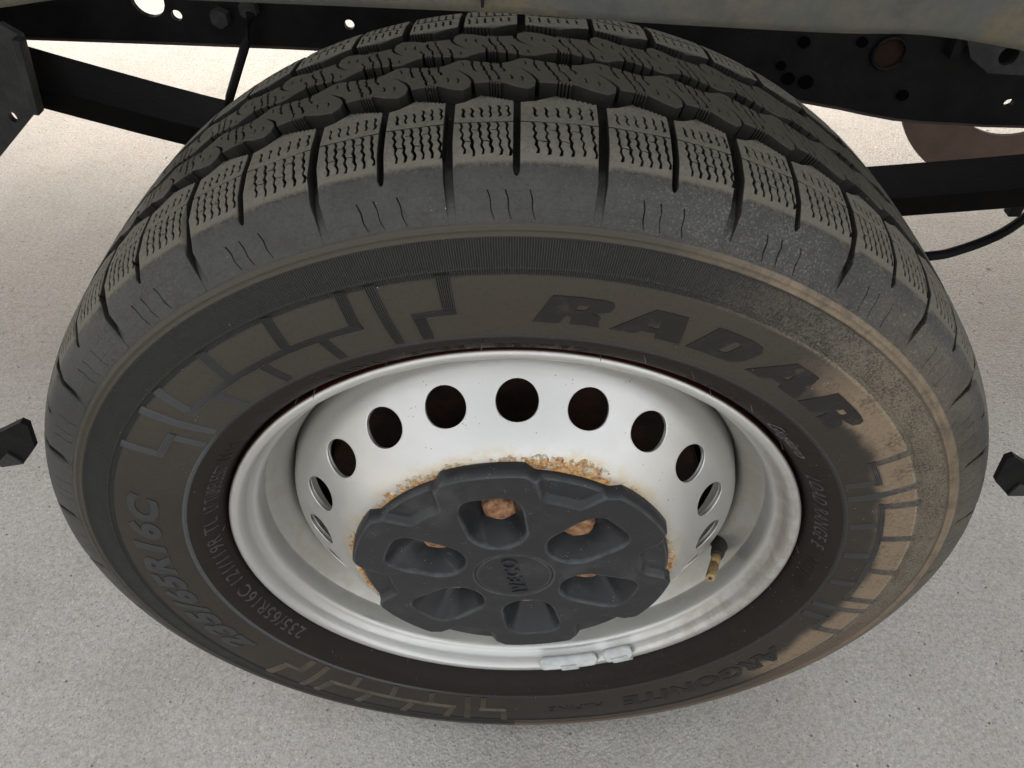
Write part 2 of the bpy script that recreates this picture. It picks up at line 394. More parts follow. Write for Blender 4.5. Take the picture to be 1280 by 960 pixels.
def surf(v, h):
    """point (r, y) of the tread / skirt at v metres across, h metres below the surface"""
    if v >= 0:
        y = v; r = r_tread(y); e = .002
        dr = (r_tread(y+e)-r_tread(max(y-e, 0)))/(2*e if y > e else y+e)
        n = np.array([1., -dr]); n /= np.linalg.norm(n)
        if v < .006:                              # roll the normal round the shoulder
            k = v/.006; n = n*k + np.array([.80, -.60])*(1-k); n /= np.linalg.norm(n)
        return r-n[0]*h, y-n[1]*h
    r, y = skirt(v); k = min(1, -v/SKL)
    n = np.array([.80, -.60])*(1-k)+np.array([.52, -.85])*k; n /= np.linalg.norm(n)
    return r-n[0]*h, y-n[1]*h
def depth(v):
    if v >= -.002: return .0085
    k = min(1, (-v-.002)/(SKL-.003)); return .0085*(1-k)**1.3 + .0004
# carcass: the body the blocks stand on
prof = []
for rr_, yy_ in SD:
    prof.append([rr_, yy_])
def bumpy(r, y):                                   # ring lines moulded in the sidewall
    d = 0
    d += .0007*math.exp(-((r-.2485)/.0011)**2)
    d += .0009*math.exp(-((r-.2978)/.0006)**2)
    d += .0012*math.exp(-((r-.3192)/.0012)**2) + .0007*math.exp(-((r-.3158)/.0008)**2)
    if .2940 < r < .3148: d -= .0004
    return y-d
fine = [(r, bumpy(r, y_side(r))) for r in list(np.arange(.2224, .2240, .0003))+list(np.arange(.2240, .246, .0012))+list(np.arange(.246, .3215, .0004))]
fine[0] = (.2224, .0085)
inner = [surf(v, depth(v)) for v in np.linspace(-SKL+.0002, 0, 16)] + [surf(v, .0085) for v in np.linspace(.003, CY, 14)]
half = fine+[tuple(p) for p in inner]
full = half+[(r, 2*CY-y) for r, y in reversed(half[:-1])]
full += [(.214, 2*CY-.012), (.205, 2*CY-.016), (.2045, .02), (.212, .012)]
tyre_me = lathe('tyre', full, 540, closed=True)
tyre = obj('tyre', tyre_me, RUB, wheel)

GROOVES = [-42.0, -36.1, -29.6, -23.5, -16.6, -10.7, -5.2, .3, 7.3, 13.2, 18.9, 24.6, 30.9, 36.4, 42.1]
rest = 360-84.1; GROOVES += [42.1+rest*i/46 for i in range(1, 46)]     # even index = long groove
NG = len(GROOVES)
def gw(i): return ((GROOVES[(i+1) % NG]-GROOVES[i]) % 360)

def cut_mesh(name, outline, cuts, mapf, dfun, step=5.0, joint=None):
    """outline and cuts in mm; top faces minus the cuts, walls down from every open edge"""
    V = [Vector(p) for p in outline]; F = [list(range(len(V)))]; n0 = 1
    for c in cuts:
        i = len(V); V += [Vector(p) for p in c]; F.append(list(range(i, len(V))))
    xs = [p[0] for p in outline]; ys = [p[1] for p in outline]
    x = min(xs)+step/2
    while x < max(xs):
        y = min(ys)+step/2
        while y < max(ys):
            V.append(Vector((x+.13*math.sin(y*3), y+.11*math.sin(x*2.1)))); y += step
        x += step
    vo, eo, fo, ov, oe, of = delaunay_2d_cdt(V, [], F, 0, 1e-4)
    keep = [list(fc) for fc, og in zip(fo, of) if 0 in og and not any(q >= n0 for q in og)]
    used = sorted({v for fc in keep for v in fc}); idx = {v: i for i, v in enumerate(used)}
    P = [vo[v] for v in used]; T = [[idx[v] for v in fc] for fc in keep]
    for t in T:
        a, b_, c = (P[i] for i in t)
        if (b_.x-a.x)*(c.y-a.y)-(b_.y-a.y)*(c.x-a.x) < 0: t.reverse()
    ed = {}
    for t in T:
        for k in range(3):
            e = (t[k], t[(k+1) % 3]); ed[e] = 1
    verts = [mapf(p.x, p.y, 0) for p in P]; faces = [tuple(t) for t in T]; ntop = len(faces)
    wall = {}; nrm_ = {}
    if joint:                                      # edges shared with the neighbour block stay closed
        for (a, c) in list(ed):
            if (c, a) not in ed and joint(P[a]) and joint(P[c]): ed[(c, a)] = 2
    for (a, c) in ed:
        if (c, a) not in ed:
            ex, ey = P[c].x-P[a].x, P[c].y-P[a].y; el = math.hypot(ex, ey) or 1
            for i in (a, c): g_ = nrm_.get(i, (0, 0)); nrm_[i] = (g_[0]+ey/el, g_[1]-ex/el)
    def wv(i):
        if i not in wall:
            p = P[i]; o_ = nrm_.get(i, (0, 0)); L_ = math.hypot(*o_) or 1; q_ = (p.x+o_[0]/L_*.22, p.y+o_[1]/L_*.22)
            verts.append(mapf(q_[0], q_[1], .40)); verts.append(mapf(p.x, p.y, dfun(p.y))); wall[i] = len(verts)-2
        return wall[i]
    # a small worn chamfer: the top edge vertices are pulled in by the first wall ring
    for (a, c) in ed:
        if (c, a) not in ed:
            i, j = wv(a), wv(c)
            faces.append((c, a, i, j)); faces.append((j, i, i+1, j+1))
    m = pydata(name, verts, faces, False)
    sm = [k < ntop for k in range(len(faces))]; m.polygons.foreach_set('use_smooth', sm)
    m.materials.append(RUB)
    va = [0.]*len(P)+[.3, 1.]*((len(verts)-len(P))//2)
    m.attributes.new('cut', 'FLOAT', 'POINT').data.foreach_set('value', va)
    bm = bmesh.new(); bm.from_mesh(m); bmesh.ops.recalc_face_normals(bm, faces=bm.faces[:])
    n = sum((fc.normal.z*1 for fc in bm.faces if fc.smooth), 0)
    if n < 0: bmesh.ops.reverse_faces(bm, faces=bm.faces[:])
    for e in bm.edges:
        if len(e.link_faces) == 2 and e.link_faces[0].smooth != e.link_faces[1].smooth: e.smooth = False
    bm.to_mesh(m); bm.free()
    return m
def zig(pts, w=.85, amp=.45, seg=2.6):
    """a thin wavy cut along a polyline, in mm"""
    P = [np.array(p, float) for p in pts]; L = [];
    for a, b_ in zip(P, P[1:]):
        n = max(1, int(round(np.linalg.norm(b_-a)/seg)))
        for k in range(n): L.append(a+(b_-a)*k/n)
    L.append(P[-1]); A = []; B = []
    for i, p in enumerate(L):
        d = L[min(i+1, len(L)-1)]-L[max(i-1, 0)]; d /= np.linalg.norm(d)+1e-9; nn = np.array([-d[1], d[0]])
        off = amp*(1 if i % 2 else -1)*(.55+.9*random.random())
        hw = w/2*(.75+.5*random.random())
        A.append(tuple(p+nn*(off+hw))); B.append(tuple(p+nn*(off-hw)))
    return A+B[::-1]
RREF = 355.0
def mapper(flip, rref=.345):
    def mp(x, v, h):                               # x mm along the arc, v mm across, h mm below the surface
        xx = x/1000; vv = v/1000
        if flip: xx = -xx
        r, y = surf(vv, h/1000)
        if flip: y = 2*CY-y
        return cyl_pt(xx/rref, r, y)
    return mp
def dmm(v): return depth(v/1000)*1000
def teeth(a, b_, n, d):
    """notched edge from a to b: n narrow notches of depth d to the left of the direction"""
    a = np.array(a, float); b_ = np.array(b_, float); t = (b_-a); L = np.linalg.norm(t); t /= L; nn = np.array([-t[1], t[0]]); o = []
    p = L/n
    for k in range(n):
        s0 = k*p
        for ds, dd in ((.05*p, 0), (.50*p, 0), (.55*p, d), (.95*p, d)): o.append(tuple(a+t*(s0+ds)+nn*dd))
    return o
def shoulder_mesh(w1, w2, flip):
    D2R = .345*math.pi/180*1000
    A, Bw = w1*D2R, w2*D2R; W_ = A+Bw; g = 2.6; gs = 1.9; bot = -SKL*1000+.2
    def blk_edge(x0, w):                           # inner edge of one siped block from right to left
        k = w/41.
        P = [(x0+w-gs-.2, 44.6)]
        P += teeth((x0+w-gs-.6, 45.2), (x0+w*.52, 50.2), 7, .9)
        P += [(x0+w*.46, 50.8), (x0+w*.22, 45.0), (x0+g, 43.6)]
        return P
    out = []
    out += [(g*.8, bot), (W_-g*.8, bot), (W_-g, -8), (W_-g, 42.0)]
    e2 = blk_edge(A, Bw); e2[0] = (W_-g-.2, 44.6); out += e2
    out[-1] = (A+gs, 43.6)
    out += [(A+gs, 10), (A+gs, -3.5), (A+gs*.6, -6.0), (A, -6.8), (A-gs*.6, -6.0), (A-gs, -3.5), (A-gs, 10), (A-gs, 42.0)]
    e1 = blk_edge(0, A); out += e1[:-1]+[(g, 43.6), (g, 10), (g, -8)]
    cuts = []
    for x0, w in ((0, A), (A, Bw)):
        xl = x0+(g if x0 == 0 else gs); xr = x0+w-(gs if x0 == 0 else g)
        cuts.append([(xl-1, 25.6), (xr+1, 25.2), (xr+1, 26.8), (xl-1, 27.2)])
        n = 6; xs = [x0+w*(.21+.133*i) for i in range(n)]
        for i, x in enumerate(xs):
            cuts.append(zig([(x-1.0, 25.9), (x, 15), (x+1.6, 3.0+1.6*random.random())], 1.65, .42, 2.9))
            if True: cuts.append(zig([(x-.6, 40.5+(.8 if i > 2 else -1.)), (x+.3, 29.6+random.random())], 1.55, .42, 2.9))
        for i in range(n-1):
            vv = 11.8 if i % 2 == 0 else 19.5
            if i < 4: cuts.append(zig([(xs[i]+.5, vv+.6), (xs[i+1]+.5, vv)], 1.0, .25, 2))
    for dx, sl in ((-14., 2.6), (-5.2, 2.4), (7., 2.4)):
        cuts.append(zig([(A+dx, -12.6), (A+dx+sl*.35, -17), (A+dx+sl*.6, -22), (A+dx+sl, bot+1.4)], .85, .28, 3.4))
    m = cut_mesh('shoulder_block', out, cuts, mapper(flip), dmm, 5.0)
    return m
cache = {}
for fl in (False, True):
    for i in range(0, NG, 2):
        a = GROOVES[i]; w1, w2 = gw(i), gw((i+1) % NG)
        key = (fl, round(w1*2.5), round(w2*2.5))
        if key not in cache: cache[key] = shoulder_mesh(w1, w2, fl)
        ob = obj('shoulder_block', cache[key], None, tyre)
        ob.rotation_euler.y = R(a if not fl else -a-16.0)
def rib_mesh(w, wprev, flip):
    k = w*.355*math.pi/180*1000; sc = k/45.
    scp = wprev*.355*math.pi/180*1000/45.
    q = lambda x, y: (x*sc if x > 0 else x*scp, y)
    def on(p, a, b_):
        a = np.array(a); b_ = np.array(b_); t = b_-a; L = np.linalg.norm(t); v = np.array([p.x, p.y])-a
        return abs(v[0]*t[1]-v[1]*t[0])/L < .02 and -.02 < v.dot(t)/L < L+.02
    joint = lambda p: on(p, q(28.2, 83.8), q(30.0, 91.2)) or on(p, q(-16.8, 83.8), q(-15.0, 91.2))
    out = [q(.9, 65.0), q(9.5, 65.2)]
    out += teeth(q(9.6, 65.1), q(19.5, 62.9), 5, 2.0)
    out += [q(25.5, 62.3), q(29.2, 60.2), q(38.2, 57.8), q(42.6, 61.2), q(43.2, 67.0), q(40.6, 72.0), q(34.5, 79.0), q(28.2, 83.8)]
    out += [q(30.0, 91.2), q(26.5, 89.4), q(23.2, 87.8)]
    out += teeth(q(20.5, 87.3), q(11.5, 87.8), 5, 2.0)
    out += [q(9.8, 88.0), q(-3.5, 91.2), q(-8, 92.8), q(-13.0, 92.6), q(-15.0, 91.2), q(-16.8, 83.8), q(-9.8, 79.9), q(-2.9, 73.6), q(.2, 68.5)]
    cuts = [zig([q(3.3, 91.5), q(5.9, 83), q(8.4, 77), q(10.7, 71.7), q(12.0, 66.6)], 1.6, .35, 3.2),
            zig([q(-3.2, 92.5), q(-1.7, 84), q(1.3, 77.7)], 1.6, .35, 3),
            zig([q(11.2, 85.9), q(12.7, 79.6), q(16.3, 74.3), q(17.9, 67.4)], 1.6, .35, 3.2),
            zig([q(17.5, 88.5), q(19.0, 82.0), q(22.0, 77.0)], 1.6, .35, 3),
            zig([q(-9.6, 90.2), q(-8.2, 85.4)], 1.1, .3, 2.5),
            zig([q(26.2, 73.5), q(27.2, 67.5)], 1.1, .3, 2.5),
            zig([q(33.6, 71.5), q(34.4, 66.0)], 1.1, .3, 2.5)]
    return cut_mesh('rib_block', out, cuts, mapper(flip, .355), dmm, 6.0, joint)
cache = {}
for fl in (False, True):
    for i in range(NG):
        w, wp = gw(i), gw((i-1) % NG); key = (fl, round(w, 3), round(wp, 3))
        if key not in cache: cache[key] = rib_mesh(w, wp, fl)
        ob = obj('rib_block', cache[key], None, tyre)
        ob.rotation_euler.y = R((GROOVES[i]+1.75) if not fl else -(GROOVES[i]-7.2))

# ---- relief on the sidewall: letters, strips
def side_map(th0):
    def mp(x, r, h):                               # x degrees clockwise, r mm, h mm proud
        rr_ = r/1000; return cyl_pt(R(th0+x), rr_, y_side(rr_)-h/1000)
    return mp
def relief(name, verts, faces, mapf, h, mat, parent, step=4.0, sharp=True, label=None):
    """faces in flat (u,v) mm; every face is kept, mapped, raised by h with walls"""
    V = [Vector(p) for p in verts]; F = [list(q) for q in faces]
    if step:
        xs = [p[0] for p in verts]; ys = [p[1] for p in verts]; x = min(xs)+step/2
        while x < max(xs):
            y = min(ys)+step/2
            while y < max(ys): V.append(Vector((x+.07*math.sin(y*5), y+.05*math.sin(7*x)))); y += step
            x += step
        cnt = {}
        for q in faces:
            for k in range(len(q)):
                e = tuple(sorted((q[k], q[(k+1) % len(q)]))); cnt[e] = cnt.get(e, 0)+1
        for (a, b_), c_n in cnt.items():
            if c_n == 1:
                pa, pb = Vector(verts[a][:2]), Vector(verts[b_][:2]); nn = int((pb-pa).length/1.8)
                for k in range(1, nn): V.append(pa.lerp(pb, k/nn))
    vo, eo, fo, ov, oe, of = delaunay_2d_cdt(V, [], F, 0, 1e-4)
    src = [q for q in faces if len(q) == 3]; alltri = len(src) == len(faces)
    src = [q for q in src if abs((verts[q[1]][0]-verts[q[0]][0])*(verts[q[2]][1]-verts[q[0]][1])-(verts[q[1]][1]-verts[q[0]][1])*(verts[q[2]][0]-verts[q[0]][0])) > 1e-6]
    if alltri:                     # classify by centroid against the source triangles
        A_, B_, C_ = (np.array([verts[q[k]] for q in src], float)[:, :2] for k in range(3))
        keep = []; e_ = 1e-5*max(1e-3, max(max(p[0] for p in verts)-min(p[0] for p in verts), 1e-3))**0 * (1 if step else 1e-3)
        def crs(p, a, b): return (b[:, 0]-a[:, 0])*(p[1]-a[:, 1])-(b[:, 1]-a[:, 1])*(p[0]-a[:, 0])
        for fc in fo:
            c0 = sum((Vector(vo[i]) for i in fc), Vector((0, 0)))/len(fc)
            d1, d2, d3 = crs(c0, A_, B_), crs(c0, B_, C_), crs(c0, C_, A_)
            if np.any(((d1 > -e_) & (d2 > -e_) & (d3 > -e_)) | ((d1 < e_) & (d2 < e_) & (d3 < e_))): keep.append(list(fc))
    else: keep = [list(fc) for fc, og in zip(fo, of) if len(og)]
    P = vo; ed = {}
    for t in keep:
        a, b_, c = (P[i] for i in t)
        if (b_.x-a.x)*(c.y-a.y)-(b_.y-a.y)*(c.x-a.x) < 0: t.reverse()
        for k in range(3): ed[(t[k], t[(k+1) % 3])] = 1
    used = {}; vs = []; fs = []
    def top(i):
        if ('t', i) not in used: vs.append(mapf(P[i].x, P[i].y, h)); used[('t', i)] = len(vs)-1
        return used[('t', i)]
    def low(i):
        if ('l', i) not in used: vs.append(mapf(P[i].x, P[i].y, -.5)); used[('l', i)] = len(vs)-1
        return used[('l', i)]
    for t in keep: fs.append(tuple(top(i) for i in t))
    nt_ = len(fs)
    for (a, c) in ed:
        if (c, a) not in ed: fs.append((top(c), top(a), low(a), low(c)))
    m = pydata(name, vs, fs, False)
    bm = bmesh.new(); bm.from_mesh(m); bmesh.ops.recalc_face_normals(bm, faces=bm.faces[:])
    bm.faces.ensure_lookup_table()
    if sum(fc.normal.y for fc in bm.faces[:nt_]) > 0: bmesh.ops.reverse_faces(bm, faces=bm.faces[:])
    bm.to_mesh(m); bm.free()
    ob = obj(name, m, mat, parent)
    if label: ob['label'] = label
    return ob
# the five heavy letters, drawn in a 100 x 100 box (x along, y outwards), slanted
LR = ([(0, 0), (22, 100), (84, 100), (97, 95), (100, 80), (96, 62), (86, 54), (74, 50), (84, 44), (88, 34), (86, 20), (90, 0), (49, 0), (51, 14), (49, 30), (42, 34), (35, 0)],
      [(52, 56), (56, 74), (66, 74), (69, 70), (67, 60), (63, 56)])
LA = ([(0, 0), (46, 100), (88, 100), (100, 0), (64, 0), (63, 17), (40, 17), (34, 0)], [(49, 36), (61, 66), (62, 36)])
LD = ([(0, 0), (22, 100), (76, 100), (94, 93), (100, 78), (97, 55), (90, 25), (80, 8), (62, 0)], [(44, 26), (55, 76), (63, 76), (67, 70), (62, 40), (57, 27)])
def warp(pts, t0, t1, r0, r1): return [((p[0]/100.)*(t1-t0), r0+(r1-r0)*p[1]/100.) for p in pts]
def dens(pts, n=3):
    o = []
    for a, b_ in zip(pts, pts[1:]+pts[:1]):
        for k in range(n): o.append((a[0]+(b_[0]-a[0])*k/n, a[1]+(b_[1]-a[1])*k/n))
    return o
def letter_obj(L, t0, t1, r0, r1, h=.45):
    out, hole = L; sx = .275*math.pi/180*1000      # work in mm then divide back to degrees
    o = [(x*sx, y) for x, y in dens(warp(out, t0, t1, r0, r1))]; hp = [(x*sx, y) for x, y in dens(warp(hole, t0, t1, r0, r1))]
    # CDT with the hole excluded
    V = [Vector(p) for p in o+hp]; F = [list(range(len(o))), list(range(len(o), len(o)+len(hp)))]
    vo, eo, fo, ov, oe, of = delaunay_2d_cdt(V, [], F, 0, 1e-4)
    tri = [fc for fc, og in zip(fo, of) if 0 in og and 1 not in og]
    mp0 = side_map(t0)
    relief('raised_letter', [tuple(v) for v in vo], tri, lambda x, y, hh: mp0(x/sx, y, hh), h, LET, tyre, 3.0)
for L, a, b_ in ((LR, 2.3, 11.1), (LA, 11.5, 20.4), (LD, 21.3, 29.8), (LA, 30.2, 39.4), (LR, 40.2, 49.2)):
    letter_obj(L, a, b_, 261.6, 281.9)
HAIR = simple('hair_rubber', (.05, .047, .043), (.14, .13, .12), 300, .6)
INNER = simple('inner_lettering_rubber', (.024, .023, .023), (.060, .058, .056), 260, .5)
def text_polys(txt, offset=0., shear=0., spacing=1.):
    cu = bpy.data.curves.new('t', 'FONT'); cu.body = txt; cu.size = 1; cu.offset = offset; cu.shear = shear; cu.space_character = spacing
    cu.resolution_u = 4; cu.fill_mode = 'FRONT'
    ob = bpy.data.objects.new('t', cu); COL.objects.link(ob)
    dg = bpy.context.evaluated_depsgraph_get(); dg.update()
    me = bpy.data.meshes.new_from_object(ob.evaluated_get(dg))
    V = [(v.co.x, v.co.y) for v in me.vertices]; F = [tuple(p.vertices) for p in me.polygons]
    bpy.data.objects.remove(ob); bpy.data.meshes.remove(me); bpy.data.curves.remove(cu)
    return V, F
def word(txt, t0, t1, r0, r1, h=.4, offset=.02, shear=.25, spacing=1.05, mat=LET, step=4., name='lettering', split=False):
    V, F = text_polys(txt, offset, shear, spacing)
    xs = [v[0] for v in V]; x0, x1 = min(xs), max(xs); ys = [v[1] for v in V]; y0, y1 = min(ys), max(ys)
    rm = (r0+r1)/2; sx = rm*math.pi/180
    V = [((x-x0)/(x1-x0)*(t1-t0)*sx, r0+(y-y0)/(y1-y0)*(r1-r0)) for x, y in V]
    mp0 = side_map(t0)
    return relief(name, V, F, lambda x, y, hh: mp0(x/sx, y, hh), h, mat, tyre, step)
word('235/65R16C', -118.5, -67.6, 264.5, 286.0, .6, .05, .28, 1.10)
word('ARGONITE', 117.5, 156.5, 262.0, 281.0, .55, .05, .22, 1.12)
word('ALPINE', 160.2, 172.5, 266.0, 275.5, .4, .012, .1, 1.15)
word('235/65R16C 121/119R TL', -123.5, -76, 228.5, 237.0, .28, 0., 0., 1.12, INNER, 3.)
word('LT TUBELESS', -73.5, -60, 228.0, 236.5, .28, 0., 0., 1.15, INNER, 3.)
word('M+S', -57, -51, 229.5, 238.5, .3, 0., .1, 1.1, RUB, 3.)
word('RADIAL', -27.5, -17.5, 233, 239, .3, .01, 0., 1.15, RUB, 3.)
word('STEEL BELTED', -14.5, 10.5, 234.5, 239.5, .28, .0, 0., 1.2, RUB, 3.)
word('Giugiaro', 44., 55., 228.5, 238., .5, 0., .45, 1.0, HAIR, 3.)
word('LOAD RANGE E', 61., 84., 229.5, 237.5, .3, 0., .3, 1.15, INNER, 3.)
word('MAX LOAD', 88., 98., 229.5, 237., .3, 0., .3, 1.15, RUB, 3.)
word('TREAD 2 POLYESTER 2 STEEL 1 NYLON', 131, 165, 234.5, 238.5, .25, 0., 0., 1.12, RUB, 3.)
word('SIDEWALL 2 POLYESTER', 133, 155, 229.0, 233.0, .25, 0., 0., 1.12, RUB, 3.)
word('OUTSIDE', 26., 36., 231.0, 236.0, .25, 0., 0., 1.2, RUB, 3.)


def ribbed(path, w, mp, nrib=None):
    """strip with parallel ridges along path [(deg, mm)]; w in mm"""
    sx = .272*math.pi/180*1000
    P = [np.array((p[0]*sx, p[1])) for p in path]
    L = []
    for a, b_ in zip(P, P[1:]):
        n = max(1, int(np.linalg.norm(b_-a)/3.5))
        for k in range(n): L.append(a+(b_-a)*k/n)
    L.append(P[-1]); nrib = nrib or max(3, int(round(w/1.1)))
    offs = []
    for k in range(nrib):
        u0 = -w/2+w*k/nrib; s = w/nrib
        offs += [(u0+.02*s, -.3 if k == 0 else .0), (u0+.25*s, .75), (u0+.68*s, .75), (u0+.92*s, .0)]
    offs.append((w/2, -.3))
    V = []; F = []; m = len(offs)
    for i, p in enumerate(L):
        d = L[min(i+1, len(L)-1)]-L[max(i-1, 0)]; d /= np.linalg.norm(d); nn = np.array([-d[1], d[0]])
        for o_, h in offs:
            q = p+nn*o_; V.append(mp(q[0]/sx, q[1], h))
    for i in range(len(L)-1):
        for k in range(m-1): F.append((i*m+k, i*m+k+1, (i+1)*m+k+1, (i+1)*m+k))
    me = pydata('sidewall_strip', V, F, False)
    bm = bmesh.new(); bm.from_mesh(me); bmesh.ops.recalc_face_normals(bm, faces=bm.faces[:])
    if sum(fc.normal.y for fc in bm.faces) > 0: bmesh.ops.reverse_faces(bm, faces=bm.faces[:])
    bm.to_mesh(me); bm.free()
    return obj('sidewall_strip', me, STRIP, tyre)
def group(t0, k=1.0):
    g = lambda a: (a+32)*k-32
    for path, w in ([(-7.0, 296.0), (-7.1, 273.2)], 7.2), ([(-6.35, 270.9), (-11.4, 270.7)], 4.2), ([(-10.7, 268.4), (-10.7, 250.6)], 7.2), \
        ([(-14.5, 296), (-14.5, 273), (-14.5, 250.6)], 6.0), ([(-17.7, 296), (-18.2, 273.4)], 6.4), ([(-17.5, 270.9), (-30, 270.9), (-46.6, 270.9)], 4.6), \
        ([(-22.9, 268.4), (-22.6, 250.6)], 6.2), ([(-26.6, 296), (-27.5, 273.5)], 6.2), ([(-32.0, 268.4), (-31.5, 250.6)], 6.2), \
        ([(-36.3, 296), (-37., 273.5)], 6.2), ([(-40.9, 268.4), (-40.2, 250.6)], 6.2), ([(-45.3, 296), (-45.9, 273.5)], 6.2), \
        ([(-49.7, 296), (-49.2, 275), (-48.5, 250.6)], 6.0), ([(-57.3, 296), (-57.0, 274.2)], 5.4), ([(-57.6, 271.8), (-51.7, 271.8)], 4.6), ([(-52.4, 269.3), (-52.3, 250.6)], 5.6):
        ribbed([(g(a), r) for a, r in path], w, side_map(t0))
group(0); group(115.3, .985); group(-120.6)

# mould hairs near the rim
bm = bmesh.new()
for a in (-4.0, 12.5, 17.5, 33, 37, 52, 62, -38, -33.5, -58, 88, 104, -20, 25, -152, 175, 141, -100, -81):
    rb = .2232+random.uniform(.0, .004) if random.random() < .6 else random.uniform(.228, .246)
    yb = y_side(rb); L = random.uniform(.006, .0095)
    p0 = Vector(cyl_pt(R(a), rb, yb+.001)); p1 = p0+Vector((random.uniform(-.001, .001), -L, random.uniform(-.001, .001)))
    tube_bm([p0, (p0+p1)/2, p1], [.0004, .0003, .00018], 6, bm)
for k in range(60):
    a = random.uniform(0, 360); rb = random.choice([random.uniform(.2262, .247), random.uniform(.252, .29)])
    p0 = Vector(cyl_pt(R(a), rb, y_side(rb)+.0005)); L = random.uniform(.0008, .003)
    tube_bm([p0, p0+Vector((random.uniform(-.001, .001), -L, random.uniform(-.001, .001)))], [.0003, .00015], 5, bm)
obj('mould_hair', bm, HAIR, tyre, kind='stuff')

# ================================================================ RIM
rim_pts = [(.2210, .0085), (.2221, .0050), (.2221, .0022), (.2212, .0003), (.2196, -.0006), (.2172, -.0006), (.2148, .0004), (.2129, .0030), (.2116, .0066), (.2104, .0102), (.2078, .0138), (.2050, .0160), (.2036, .0188), (.2031, .0230), (.2028, .0330), (.2012, .0362), (.1960, .0425), (.1908, .0480), (.1878, .0520), (.1864, .0570), (.1862, .0640), (.1862, .1000)]
rp = cr(rim_pts, 5)+[(.1870, .13), (.2030, .155), (.2030, .176), (.2130, .188), (.2221, .190), (.2221, .186), (.2150, .184), (.2055, .172), (.2055, .154), (.1895, .13), (.1885, .06), (.1900, .053), (.2035, .0385), (.2050, .033), (.2058, .020), (.2130, .0085)]
rim = obj('rim', lathe('rim', rp, 480, closed=True), PAINT, wheel)

# wheel disc with twenty round vent holes
dpts = [(.1862, .0700), (.1846, .0640), (.1836, .0560), (.1818, .0470), (.1780, .0390), (.1720, .0325), (.1650, .0262), (.1580, .0196), (.1500, .0118), (.1420, .0040), (.1355, -.0018), (.1300, -.0058), (.1245, -.0082), (.1180, -.0088), (.1140, -.0070), (.1120, -.0030), (.1100, .0080), (.1000, .0110), (.0400, .0115)]
DP = np.array(cr(dpts, 8)); ds = np.concatenate([[0], np.cumsum(np.hypot(*np.diff(DP, axis=0).T))])
ih = np.argmin(abs(DP[:, 1]-.0196)); th_ = ds[ih]
def dpt(t): return float(np.interp(t, ds, DP[:, 0])), float(np.interp(t, ds, DP[:, 1]))
HR = .0149; HH = .0185; NS = 12; NV = 8
bm = bmesh.new()
def ringrow(t): r, y = dpt(t); return [bm.verts.new(cyl_pt(R(360*i/(20*NS)+.8-9), r, y)) for i in range(20*NS)]
def rows(ts):
    RR = [ringrow(t) for t in ts]
    for A, B in zip(RR, RR[1:]):
        for i in range(len(A)):
            j = (i+1) % len(A); bm.faces.new((A[i], B[i], B[j], A[j])).smooth = True
rows(np.linspace(0, th_-HH, 22)); rows(np.linspace(th_+HH, ds[-1], 30))
for hN in range(20):
    a0 = R(18*hN+.8)
    bnd = []
    for k in range(NS): bnd.append((-9+18*k/NS, -HH))
    for k in range(NV): bnd.append((9, -HH+2*HH*k/NV))
    for k in range(NS): bnd.append((9-18*k/NS, HH))
    for k in range(NV): bnd.append((-9, HH-2*HH*k/NV))
    rings = []
    for fI, fr in enumerate((-1, 0, .06, .25, .55, .8, 1)):
        ring = []
        for (bx, bt) in bnd:
            ang = math.atan2(bt, R(bx)*.158)
            t = HR*math.sin(ang); rr_, yy_ = dpt(th_+t); x = HR*math.cos(ang)/rr_
            fq = max(fr, 0)
            tt = t+(bt-t)*fq; xx = x+(R(bx)-x)*fq
            rr_, yy_ = dpt(th_+tt)
            if fr == -1: rr_ -= .0009; yy_ += .0009; xx *= .965
            ring.append(bm.verts.new(cyl_pt(a0+xx, rr_, yy_)))
        rings.append(ring)
    for A, B in zip(rings, rings[1:]):
        for i in range(len(A)):
            j = (i+1) % len(A); bm.faces.new((A[i], B[i], B[j], A[j])).smooth = True
bmesh.ops.remove_doubles(bm, verts=bm.verts[:], dist=1e-5)
bmesh.ops.recalc_face_normals(bm, faces=bm.faces[:])
if sum(fc.normal.y*fc.calc_area() for fc in bm.faces) > 0: bmesh.ops.reverse_faces(bm, faces=bm.faces[:])
thicken(bm, .0042)
disc = obj('wheel_disc', bm, PAINT, wheel)

# brake behind the holes
obj('brake_disc', lathe('brake_disc', [(.06, .060), (.152, .060), (.155, .063), (.155, .083), (.152, .086), (.06, .086)], 96, closed=True, smooth=False), ROTOR, wheel)
obj('brake_shield', lathe('brake_shield', [(.05, .100), (.168, .100), (.172, .075), (.174, .075), (.170, .103), (.05, .103)], 96, closed=True), BLACKM, wheel)

